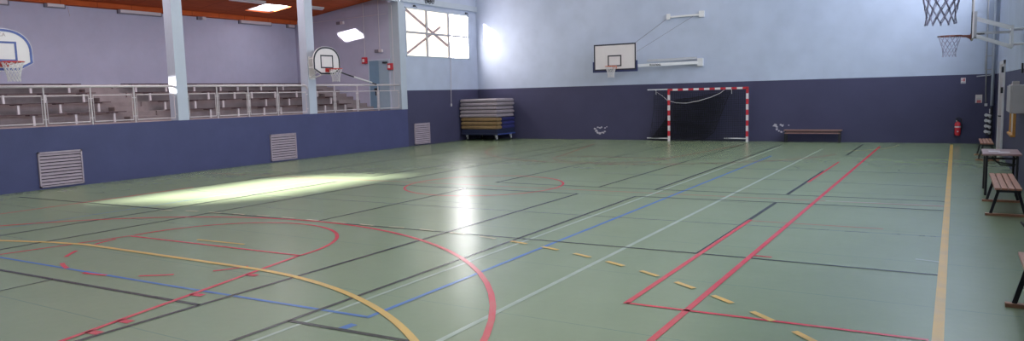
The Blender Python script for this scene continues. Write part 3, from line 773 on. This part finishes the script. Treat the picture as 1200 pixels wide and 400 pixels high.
# ------------------------------------------------------------------ handball goal
gx0, gx1, gy = -9.78, -6.72, 28.40
t = thing('handball_goal', 'red and white striped handball goal with black net by the far wall', 'goal', ((gx0 + gx1) / 2, gy, 0))
def striped(b, p, q, n, first):
    p = Vector(p); q = Vector(q)
    for k in range(n):
        b.quadbox(p + (q - p) * k / n, p + (q - p) * (k + 1) / n, .08, .08, up=(0, 1, 0) if abs((q - p).z) < .1 else (1, 0, 0), m=M['red'] if (k + first) % 2 == 0 else M['board'])
part('post', None, t, lambda b: striped(b, (gx0, gy, 0), (gx0, gy, 2.04), 10, 1))
part('post', None, t, lambda b: striped(b, (gx1, gy, 0), (gx1, gy, 2.04), 10, 1))
part('crossbar', None, t, lambda b: striped(b, (gx0 - .04, gy, 2.04), (gx1 + .04, gy, 2.04), 15, 0))
part('side_bar', M['white'], t, lambda b: b.tube([(gx0, gy + .06, 2.06), (gx0 - .95, gy + .16, 2.06)], .022, 8))
part('side_bar', M['white'], t, lambda b: b.tube([(gx0, gy + .06, .10), (gx0 - .98, gy + .16, .10)], .022, 8))
part('side_bar', M['white'], t, lambda b: b.tube([(gx1, gy + .06, .12), (gx1 - .92, gy + .16, .12)], .022, 8))
part('hook', M['white'], t, lambda b: b.tube([(gx1 - .6, gy + .04, 2.0), (gx1 - .6, gy + .06, 1.83)], .012, 6) or b.tube([(gx0 - .58, gy + .13, 2.04), (gx0 - .58, gy + .13, 1.86)], .012, 6))
def inside(p, poly):
    x, y = p; c = False; n = len(poly)
    for i in range(n):
        x1, y1 = poly[i]; x2, y2 = poly[(i + 1) % n]
        if (y1 > y) != (y2 > y) and x < (x2 - x1) * (y - y1) / (y2 - y1) + x1: c = not c
    return c
def net_sheet(b, poly, step, r, yf, border=.010, skew=0.0, wob=.012, seed=3):
    rnd = random.Random(seed)
    ph = [rnd.uniform(0, 6) for _ in range(4)]
    xs = [p[0] for p in poly]; zs = [p[1] for p in poly]
    x0, x1, z0, z1 = min(xs), max(xs), min(zs), max(zs)
    def W(i, j):
        x = x0 + i * step + skew * j * step; z = z0 + j * step
        return (x + wob * math.sin(3 * z + ph[0] + i * .7), z + wob * 1.3 * math.sin(2.6 * x + ph[1] + j * .5))
    ni = int((x1 - x0) / step) + 2; nj = int((z1 - z0) / step) + 2
    sk = int(abs(skew) * nj) + 1
    pts = {}
    for i in range(-sk, ni + sk):
        for j in range(nj): 
            p = W(i, j)
            if inside(p, poly): pts[(i, j)] = (p[0], yf(*p), p[1])
    for (i, j), p in pts.items():
        for k in ((i + 1, j), (i, j + 1)):
            if k in pts: b.tube([p, pts[k]], r, 3)
    n = len(poly)
    b.tube([(x, yf(x, z), z) for x, z in poly], border, 5, closed=True)
bk = lambda x, z: gy + .12 + .05 * math.sin(2 * x) * (z / 2)
front = lambda x, z: gy + .07 + .02 * math.sin(3 * x)
# the back net, sagging between the bars
part('net', M['net_black'], t, lambda b: net_sheet(b, [(-10.66, .05), (-6.76, .05), (-6.76, 1.97), (-10.42, 1.97), (-10.45, 1.2), (-10.55, .6)], .078, .0075, bk))
# the slack layer hanging across the mouth
part('net', M['net_black'], t, lambda b: net_sheet(b, [(-9.55, 1.64), (-8.6, 1.73), (-7.75, 1.88), (-7.35, 1.97), (-7.55, 1.5), (-7.85, .75), (-8.0, .36), (-8.35, .10), (-9.1, .04), (-10.6, .06), (-10.2, .5), (-9.9, .95)], .066, .0070, front, .012, skew=.12, seed=9))
part('net', M['net_black'], t, lambda b: net_sheet(b, [(-9.5, 1.62), (-7.75, 1.86), (-7.6, 1.5), (-8.0, .5), (-8.4, .14), (-9.3, .1), (-9.7, .9)], .074, .0055, lambda x, z: gy + .095, .006, skew=-.16, seed=12))
part('net', M['net_black'], t, lambda b: net_sheet(b, [(-10.6, .08), (-9.82, .08), (-9.85, 1.0), (-10.3, .45)], .06, .008, lambda x, z: gy + .17, .008, skew=.1, seed=13))
part('tie_cord', M['net'], t, lambda b: b.tube([(-10.36, gy + .11, 1.98), (-10.1, gy + .10, 1.82), (-9.86, gy + .06, 1.62), (-9.5, gy + .05, 1.52), (-9.1, gy + .04, 1.50), (-8.6, gy + .04, 1.58), (-8.1, gy + .04, 1.72), (-7.75, gy + .05, 1.87), (-7.6, gy + .05, 1.98)], .010, 5))

# ------------------------------------------------------------------ gym mats on a trolley
tx0, tx1, ty0, ty1 = -19.05, -17.12, 27.15, 28.62
t = thing('mat_trolley', 'low dark navy trolley on castors carrying the gym mats', 'trolley', ((tx0 + tx1) / 2, (ty0 + ty1) / 2, 0))
part('deck', M['navy_box'], t, lambda b: b.box(tx0, tx1 + .03, ty0, ty1, .26, .32) or b.box(tx0 + .03, tx1 - .01, ty0 + .02, ty1, .32, .50), bevel=.008)
part('deck_edge', M['board_blue'], t, lambda b: b.box(tx1 - .0, tx1 + .05, ty0, ty1, .265, .31))
for x in (tx0 + .25, tx0 + .95, tx1 - .12):
    for y in (ty0 + .12, ty1 - .15):
        if x == tx0 + .95 and y < 28: continue
        c = part('castor', M['black'], t, lambda b: b.lathe([(.07, -.02), (.085, -.012), (.085, .012), (.07, .02)], (x, y, .085), 16, axis='X'))
        part('fork', M['white'], c, lambda b: b.box(x - .035, x - .025, y - .03, y + .03, .07, .25) or b.box(x + .025, x + .035, y - .03, y + .03, .07, .25) or b.box(x - .05, x + .05, y - .05, y + .05, .24, .26))
def mattress(x0, x1, y0, y1, z0, h, m, lab, group, seed):
    rnd = random.Random(seed)
    t = thing('gym_mat', lab, 'gym mat', ((x0 + x1) / 2, (y0 + y1) / 2, z0), group)
    def body(b):
        nx, ny = 16, 8; zt = z0 + h; ph = rnd.uniform(0, 6); am = .012
        prof = [(.035, z0 + .02), (0, z0 + .05), (0, zt - .045), (.04, zt - .004)]
        rings = []
        for ins, z in prof:
            r = []
            for k in range(nx): r.append((x0 + ins + (x1 - x0 - 2 * ins) * k / nx, y0 + ins))
            for k in range(ny): r.append((x1 - ins, y0 + ins + (y1 - y0 - 2 * ins) * k / ny))
            for k in range(nx): r.append((x1 - ins - (x1 - x0 - 2 * ins) * k / nx, y1 - ins))
            for k in range(ny): r.append((x0 + ins, y1 - ins - (y1 - y0 - 2 * ins) * k / ny))
            rings.append([(x, y, z + (am * math.sin(2.3 * x + ph + y) if ins == 0 else 0)) for x, y in r])
        n = len(rings[0]); vs = [v for r in rings for v in r]
        fs = [tuple(range(n))[::-1], tuple(range(3 * n, 4 * n))]
        for i in range(3):
            for k in range(n): fs.append((i * n + k, i * n + (k + 1) % n, (i + 1) * n + (k + 1) % n, (i + 1) * n + k))
        b.add(vs, fs)
    part('cover', m, t, body, bevel=0)
    part('gap_shade', M['chain'], t, lambda b: b.box(x0 + .05, x1 - .05, y0 + .05, y1 - .05, z0, z0 + .03))  # dark inset slab, puts the shadow gap between stacked mats into colour
z = .50
tn = ['lowest', 'middle', 'topmost']
for k in range(3):
    mattress(tx0 + .03, tx1 + .0, ty0 + .0, ty0 + .40, z, .175, M['mat_tan'], 'tan gym mat on the trolley, %s of the tan ones' % tn[k], 'tan gym mats', 20 + k)
    mattress(tx0 + .05, tx1 + .02, ty0 + .42, ty1, z, .175, M['mat_blue'], 'dark blue gym mat behind the tan ones, %s of three' % tn[k], 'blue gym mats', 30 + k)
    z += .175
gn = ['lowest', 'second lowest', 'middle', 'second from the top', 'topmost']
for k in range(5):
    dx = (-.02, .01, -.03, .02, 0)[k]
    mattress(tx0 - .02 + dx, tx1 + dx, ty0 + .0 + .01 * k, ty1, z, .166, M['mat_grey'], 'mauve grey gym mat in the corner pile, %s of the grey ones' % gn[k], 'grey gym mats', 40 + k)
    z += .166

# ------------------------------------------------------------------ bench at the far wall
t = thing('wooden_bench', 'long low wooden bench against the far wall', 'bench', (-4.4, 28.45, 0))
part('seat', M['wood_x'], t, lambda b: b.box(-5.38, -3.42, 28.28, 28.44, .43, .465) or b.box(-5.38, -3.42, 28.46, 28.62, .43, .465), bevel=.004)
part('apron', M['plank'], t, lambda b: b.box(-5.34, -3.46, 28.30, 28.33, .345, .43))
part('front_rail', M['wood_x'], t, lambda b: b.box(-5.34, -3.46, 28.28, 28.30, .33, .36))
for x in (-5.33, -3.50):
    for y in (28.32, 28.58): part('leg', M['black'], t, lambda b: b.box(x - .025, x + .035, y - .025, y + .025, 0, .43))

# benches along the right wall: slatted seats on splayed legs with floor runners
def slat_bench(y0, y1, x0, x1, lab):
    t = thing('slatted_bench', lab, 'bench', ((x0 + x1) / 2, (y0 + y1) / 2, 0), 'slatted benches along the right wall')
    n = 4; w = (x1 - x0) / n
    for k in range(n):
        part('slat', M['wood'], t, lambda b: b.box(x0 + k * w, x0 + (k + 1) * w - .012, y0, y1, .43, .46), bevel=.004)
    for ya_ in (y0 + .02, y1 - .05): part('end_rail', M['black'], t, lambda b: b.box(x0 + .02, x1 - .02, ya_, ya_ + .03, .395, .43))
    for y in (y0 + .28, y1 - .28) if (y1 - y0) > 2 else (y0 + .18, y1 - .12):
        for xa_, xb_ in ((x0 - .03, x0 + .07), (x1 + .06, x1 - .05)):
            part('leg', M['black'], t, lambda b: b.quadbox((xa_, y, .035), (xb_, y, .43), .03, .04))
        part('floor_runner', M['wood_edge'], t, lambda b: b.box(x0 - .10, x1 + .13, y - .035, y + .035, 0, .035))
        part('cross_bar', M['black'], t, lambda b: b.box(x0 + .03, x1 - .03, y - .015, y + .015, .37, .40))
slat_bench(13.05, 15.18, .55, .90, 'slatted wooden bench in front of the folding table on the right')
slat_bench(22.5, 24.4, .60, .90, 'slatted wooden bench furthest away in the right corner')
slat_bench(6.0, 8.2, .55, .90, 'slatted wooden bench cut by the right edge, nearest the camera')
# table
t = thing('folding_table', 'small mauve topped table with black metal legs against the right wall', 'table', (.75, 16.2, 0))
part('table_top', M['table'], t, lambda b: b.box(.46, 1.04, 15.62, 16.75, .725, .76), bevel=.004)
for x, y in ((.52, 15.70), (.98, 15.70), (.52, 16.66), (.98, 16.66)):
    part('leg', M['black'], t, lambda b: b.tube([(x, y, 0), (x, y, .725)], .022, 8))
part('under_frame', M['black'], t, lambda b: (b.tube([(.52, 15.70, .67), (.98, 15.70, .67)], .016, 6), b.tube([(.52, 16.66, .67), (.98, 16.66, .67)], .016, 6), b.tube([(.52, 15.7, .67), (.52, 16.66, .67)], .016, 6), b.tube([(.98, 15.7, .67), (.98, 16.66, .67)], .016, 6),
    b.tube([(.60, 15.78, .70), (.68, 15.78, .60), (.92, 15.78, .56), (.97, 15.78, .56)], .014, 6), b.tube([(.6, 15.9, .66), (.74, 15.9, .54), (.96, 15.9, .52)], .014, 6)) and None)
b = MB(); b.box(.56, .74, 16.0, 16.28, .76, .766); b.box(.70, .88, 15.85, 16.1, .76, .764)
tag(b.build('paper_sheets', M['board'], loc=(.7, 16.1, .76)), 'pale papers lying on the small table by the right wall', 'paper')
# black bag with a raised handle on the nearest bench
t = thing('sports_bag', 'black bag with raised strap on the nearest bench at the right edge', 'bag', (.76, 7.4, .46))
def bag(b):
    n = 14
    for_r = []
    for i in range(9):
        s = i / 8; y = 7.12 + .52 * s; k = (1 - abs(2 * s - 1) ** 4) ** .5 * .95 + .05
        for_r += [(.79 + .13 * k * math.cos(2 * PI * q / n), y, .585 + .122 * k * math.sin(2 * PI * q / n)) for q in range(n)]
    fs = [tuple(range(n)), tuple(8 * n + q for q in range(n))]
    for i in range(8):
        for q in range(n): fs.append((i * n + q, i * n + (q + 1) % n, (i + 1) * n + (q + 1) % n, (i + 1) * n + q))
    b.add(for_r, fs)
part('body', M['cloth_black'], t, bag, smooth=True)
part('strap', M['cloth_black'], t, lambda b: b.tube([(.72, 7.5, .66), (.66, 7.62, .68), (.62, 7.75, .70), (.57, 7.86, .76), (.54, 7.90, .79)], [.012, .02, .022, .014, .008], 7), smooth=True)

# ------------------------------------------------------------------ right wall items
t = thing('wall_cabinet', 'grey electrical cabinet on the right wall above the table', 'cabinet', (1.05, 17.7, 1.42))
part('body', M['cabinet'], t, lambda b: b.box(.93, XR, 17.1, 18.2, 1.42, 1.97), bevel=.01)
part('door', M['cabinet'], t, lambda b: b.box(.905, .93, 17.12, 18.18, 1.44, 1.95), bevel=.006)
part('top_box', M['cream'], t, lambda b: b.box(.94, 1.05, 17.15, 17.45, 1.97, 2.04), bevel=.006)
t = thing('service_hatch', 'service hatch with orange pine frame below the grey cabinet', 'hatch', (XR, 20.2, .85))
part('panel', M['cream'], t, lambda b: b.box(XR - .02, XR, 19.55, 20.6, .88, 1.9))
part('frame', M['pine'], t, lambda b: b.box(XR - .05, XR, 19.42, 19.56, .86, 1.95) or b.box(XR - .05, XR, 20.6, 20.7, .86, 1.95) or b.box(XR - .05, XR, 19.42, 20.7, 1.9, 1.98))
part('sill', M['pine'], t, lambda b: b.box(XR - .09, XR, 19.4, 20.75, .82, .865), bevel=.005)
b = MB(); b.box(XR - .03, XR, 17.98, 18.10, 2.20, 2.40); tag(b.build('wall_fitting', M['black'], loc=(XR, 18.04, 2.20), bevel=.01), 'black fitting on the right wall above the grey cabinet', 'fitting')

# pipes in the far right corner
t = thing('wall_pipe', 'pair of vertical pipes with a small bracket frame in the far right corner', 'pipe', (1.0, YF, 1.3))
part('pipe', M['grey'], t, lambda b: b.tube([(.83, YF - .05, ZC - .01), (.83, YF - .05, 3.0), (.86, YF - .05, 1.36)], .022, 10), smooth=True)
part('pipe', M['pillar'], t, lambda b: b.tube([(1.03, YF - .08, ZC - .01), (1.03, YF - .08, 1.26)], .045, 10), smooth=True)
def brk(b):
    for z in (2.42, 2.86): b.box(.80, 1.10, YF - .03, YF, z, z + .03)
    b.box(.80, .83, YF - .03, YF, 2.42, 2.89)
part('bracket', M['grey'], t, brk)
part('side_arm', M['grey'], t, lambda b: b.tube([(.58, YF - .06, 2.22), (.95, YF - .06, 2.25), (1.05, YF - .06, 2.33)], .018, 6))
b = MB(); b.box(.83, .91, YF - .07, YF, 1.24, 1.33); tag(b.build('switch_box', M['white'], loc=(.87, YF, 1.24), bevel=.006), 'small white switch box below the thin corner pipe', 'switch')
t = thing('valve_manifold', 'stack of white valves on black pipes in the far right corner', 'valves', (.98, YF - .15, .3))
part('riser', M['black'], t, lambda b: b.tube([(1.03, YF - .16, .0), (1.03, YF - .16, 1.22)], .04, 8))
part('riser', M['white'], t, lambda b: b.tube([(1.00, YF - .1, 1.0), (1.00, YF - .1, 1.15)], .035, 8))
for k, z in enumerate((.93, .75, .57, .39)):
    v = part('valve', M['white'], t, lambda b: (b.tube([(1.03, YF - .18, z), (.93, YF - .18, z + .01)], [.03, .045], 10), b.tube([(1.0, YF - .2, z - .06), (.96, YF - .22, z + .02)], .03, 8)) and None, smooth=True)
    part('handwheel', M['white'], v, lambda b: b.lathe([(.03, -.015), (.055, -.008), (.055, .008), (.03, .015)], (.885, YF - .20, z + .025), 12, axis='Y'))
    part('outlet', M['black'], v, lambda b: b.tube([(.93, YF - .18, z - .03), (.9, YF - .2, z - .09), (.98, YF - .2, z - .10)], .022, 8))

# fire extinguisher and signs
ex, ez = .10, .27
t = thing('fire_extinguisher', 'red fire extinguisher hung low on the far wall', 'fire extinguisher', (ex, YF - .1, ez))
part('cylinder', M['red'], t, lambda b: b.lathe([(.06, 0), (.088, .02), (.09, .06), (.09, .38), (.075, .43), (.035, .46), (.03, .48)], (ex, YF - .11, ez), 24), smooth=True)
part('label_band', M['board'], t, lambda b: b.lathe([(.0905, .27), (.0915, .275), (.0915, .31), (.0905, .315)], (ex, YF - .11, ez), 24))
part('label_mark', M['board'], t, lambda b: b.box(ex - .02, ex + .03, YF - .205, YF - .199, ez + .12, ez + .16))
part('valve_head', M['black'], t, lambda b: b.box(ex - .03, ex + .03, YF - .14, YF - .08, ez + .47, ez + .53) or b.quadbox((ex, YF - .11, ez + .54), (ex - .07, YF - .16, ez + .58), .025, .012))
part('hose', M['black'], t, lambda b: b.tube([(ex - .01, YF - .12, ez + .50), (ex - .05, YF - .13, ez + .57), (ex + .01, YF - .14, ez + .62), (ex + .10, YF - .13, ez + .56), (ex + .12, YF - .12, ez + .40), (ex + .11, YF - .12, ez + .2)], .014, 8), smooth=True)
part('gauge', M['white'], t, lambda b: b.lathe([(.018, 0), (.018, .012)], (ex - .04, YF - .15, ez + .49), 12, axis='Y'))
part('hook', M['grey'], t, lambda b: b.box(ex - .02, ex + .02, YF - .08, YF, ez + .44, ez + .47))
t = thing('safety_sign', 'small white sign with red symbol above the fire extinguisher', 'sign', (.21, YF, 2.0))
part('plate', M['board'], t, lambda b: b.box(.14, .28, YF - .008, YF, 2.0, 2.19))
part('symbol', M['red'], t, lambda b: b.prism([(.215, 2.07), (.255, 2.07), (.255, 2.14), (.245, 2.165), (.225, 2.165), (.215, 2.14)], 'Y', YF - .012, YF - .009) or b.box(.235, .265, YF - .012, YF - .009, 2.17, 2.18) or b.box(.155, .195, YF - .012, YF - .009, 2.09, 2.11) or b.box(.155, .195, YF - .012, YF - .009, 2.14, 2.15))
part('caption', M['grey'], t, lambda b: b.box(.15, .27, YF - .012, YF - .009, 2.01, 2.045))
t = thing('notice_board', 'white notice with red lower band near the far right corner', 'sign', (.65, YF, 1.37))
part('plate', M['board'], t, lambda b: b.box(.57, .76, YF - .01, YF, 1.35, 1.62))
part('text_block', M['grey'], t, lambda b: [b.box(.60, .73, YF - .014, YF - .011, q, q + .012) for q in (1.50, 1.475, 1.45)] and b.box(.61, .72, YF - .014, YF - .011, 1.54, 1.545) or b.box(.61, .615, YF - .014, YF - .011, 1.54, 1.60) or b.box(.715, .72, YF - .014, YF - .011, 1.54, 1.60) or b.box(.61, .72, YF - .014, YF - .011, 1.595, 1.60))
part('red_band', M['red'], t, lambda b: b.box(.61, .73, YF - .014, YF - .011, 1.41, 1.44) or b.box(.61, .73, YF - .014, YF - .011, 1.36, 1.395))
# paint chipped off the far wall
def chips(cx, cz, pts, s=1.0, seed=2):
    rnd = random.Random(seed); b = MB()
    for x, z, r in pts:
        n = 7; poly = [(cx + x + r * rnd.uniform(.6, 1.3) * math.cos(2 * PI * k / n), cz + z + r * .7 * rnd.uniform(.6, 1.3) * math.sin(2 * PI * k / n)) for k in range(n)]
        b.prism(poly, 'Y', YF - .003, YF + .001)
    o = b.build('bare_patch', M['chip'], wall_far); o['label'] = 'flaked bare patch in the dark paint'
chips(-12.95, .40, [(-.25, .06, .06), (-.2, -.02, .07), (-.12, -.10, .06), (-.02, -.13, .07), (.08, -.10, .05), (-.12, .12, .05), (-.02, .1, .06), (.06, .13, .05), (.22, .1, .05), (.2, -.06, .05), (.3, .14, .04), (.15, -.12, .04)])
chips(-5.62, .50, [(-.17, .10, .08), (-.10, .05, .05), (-.1, -.04, .05), (-.02, -.1, .05), (.06, -.14, .05), (.10, .10, .06), (.04, .12, .05), (.18, -.12, .03), (.32, .11, .03)], seed=5)

# ------------------------------------------------------------------ camera
cam_d = bpy.data.cameras.new('camera'); cam = bpy.data.objects.new('camera', cam_d); C.objects.link(cam)
yaw, pitch, roll = .543825, .104553, .025965
cy_, sy_, cp, sp = math.cos(yaw), math.sin(yaw), math.cos(pitch), math.sin(pitch)
f_ = Vector((-sy_ * cp, cy_ * cp, -sp)); r_ = Vector((cy_, sy_, 0)); d_ = f_.cross(r_)
c_, s_ = math.cos(roll), math.sin(roll)
R0 = c_ * r_ + s_ * d_; R1 = -s_ * r_ + c_ * d_
mtx = Matrix((( R0.x, -R1.x, -f_.x), (R0.y, -R1.y, -f_.y), (R0.z, -R1.z, -f_.z)))
cam.matrix_world = Matrix.Translation((0, 0, 2.054)) @ mtx.to_4x4()
cam_d.sensor_width = 36; cam_d.lens = 36 * 859.7 / 1200; cam_d.clip_end = 200; cam_d.clip_start = .05
bpy.context.scene.camera = cam

# ------------------------------------------------------------------ light
sd = bpy.data.lights.new('sun', 'SUN'); sd.energy = 100; sd.angle = math.radians(2.6); sd.color = (1, .96, .92)
so = bpy.data.objects.new('sun', sd); C.objects.link(so)
dirv = Vector((.57, 1, -.383)).normalized()
so.rotation_euler = dirv.to_track_quat('-Z', 'Y').to_euler()
w = bpy.data.worlds.new('world'); bpy.context.scene.world = w; w.use_nodes = True
bg = w.node_tree.nodes['Background']; bg.inputs[0].default_value = (.90, .93, 1, 1); bg.inputs[1].default_value = 6.0
vs_ = bpy.context.scene.view_settings
vs_.view_transform = 'Standard'; vs_.look = 'None'; vs_.gamma = 1; vs_.use_curve_mapping = False; vs_.exposure = 0.0

cs_ = bpy.context.scene.cycles
cs_.sample_clamp_indirect = 2.0; cs_.use_light_tree = False
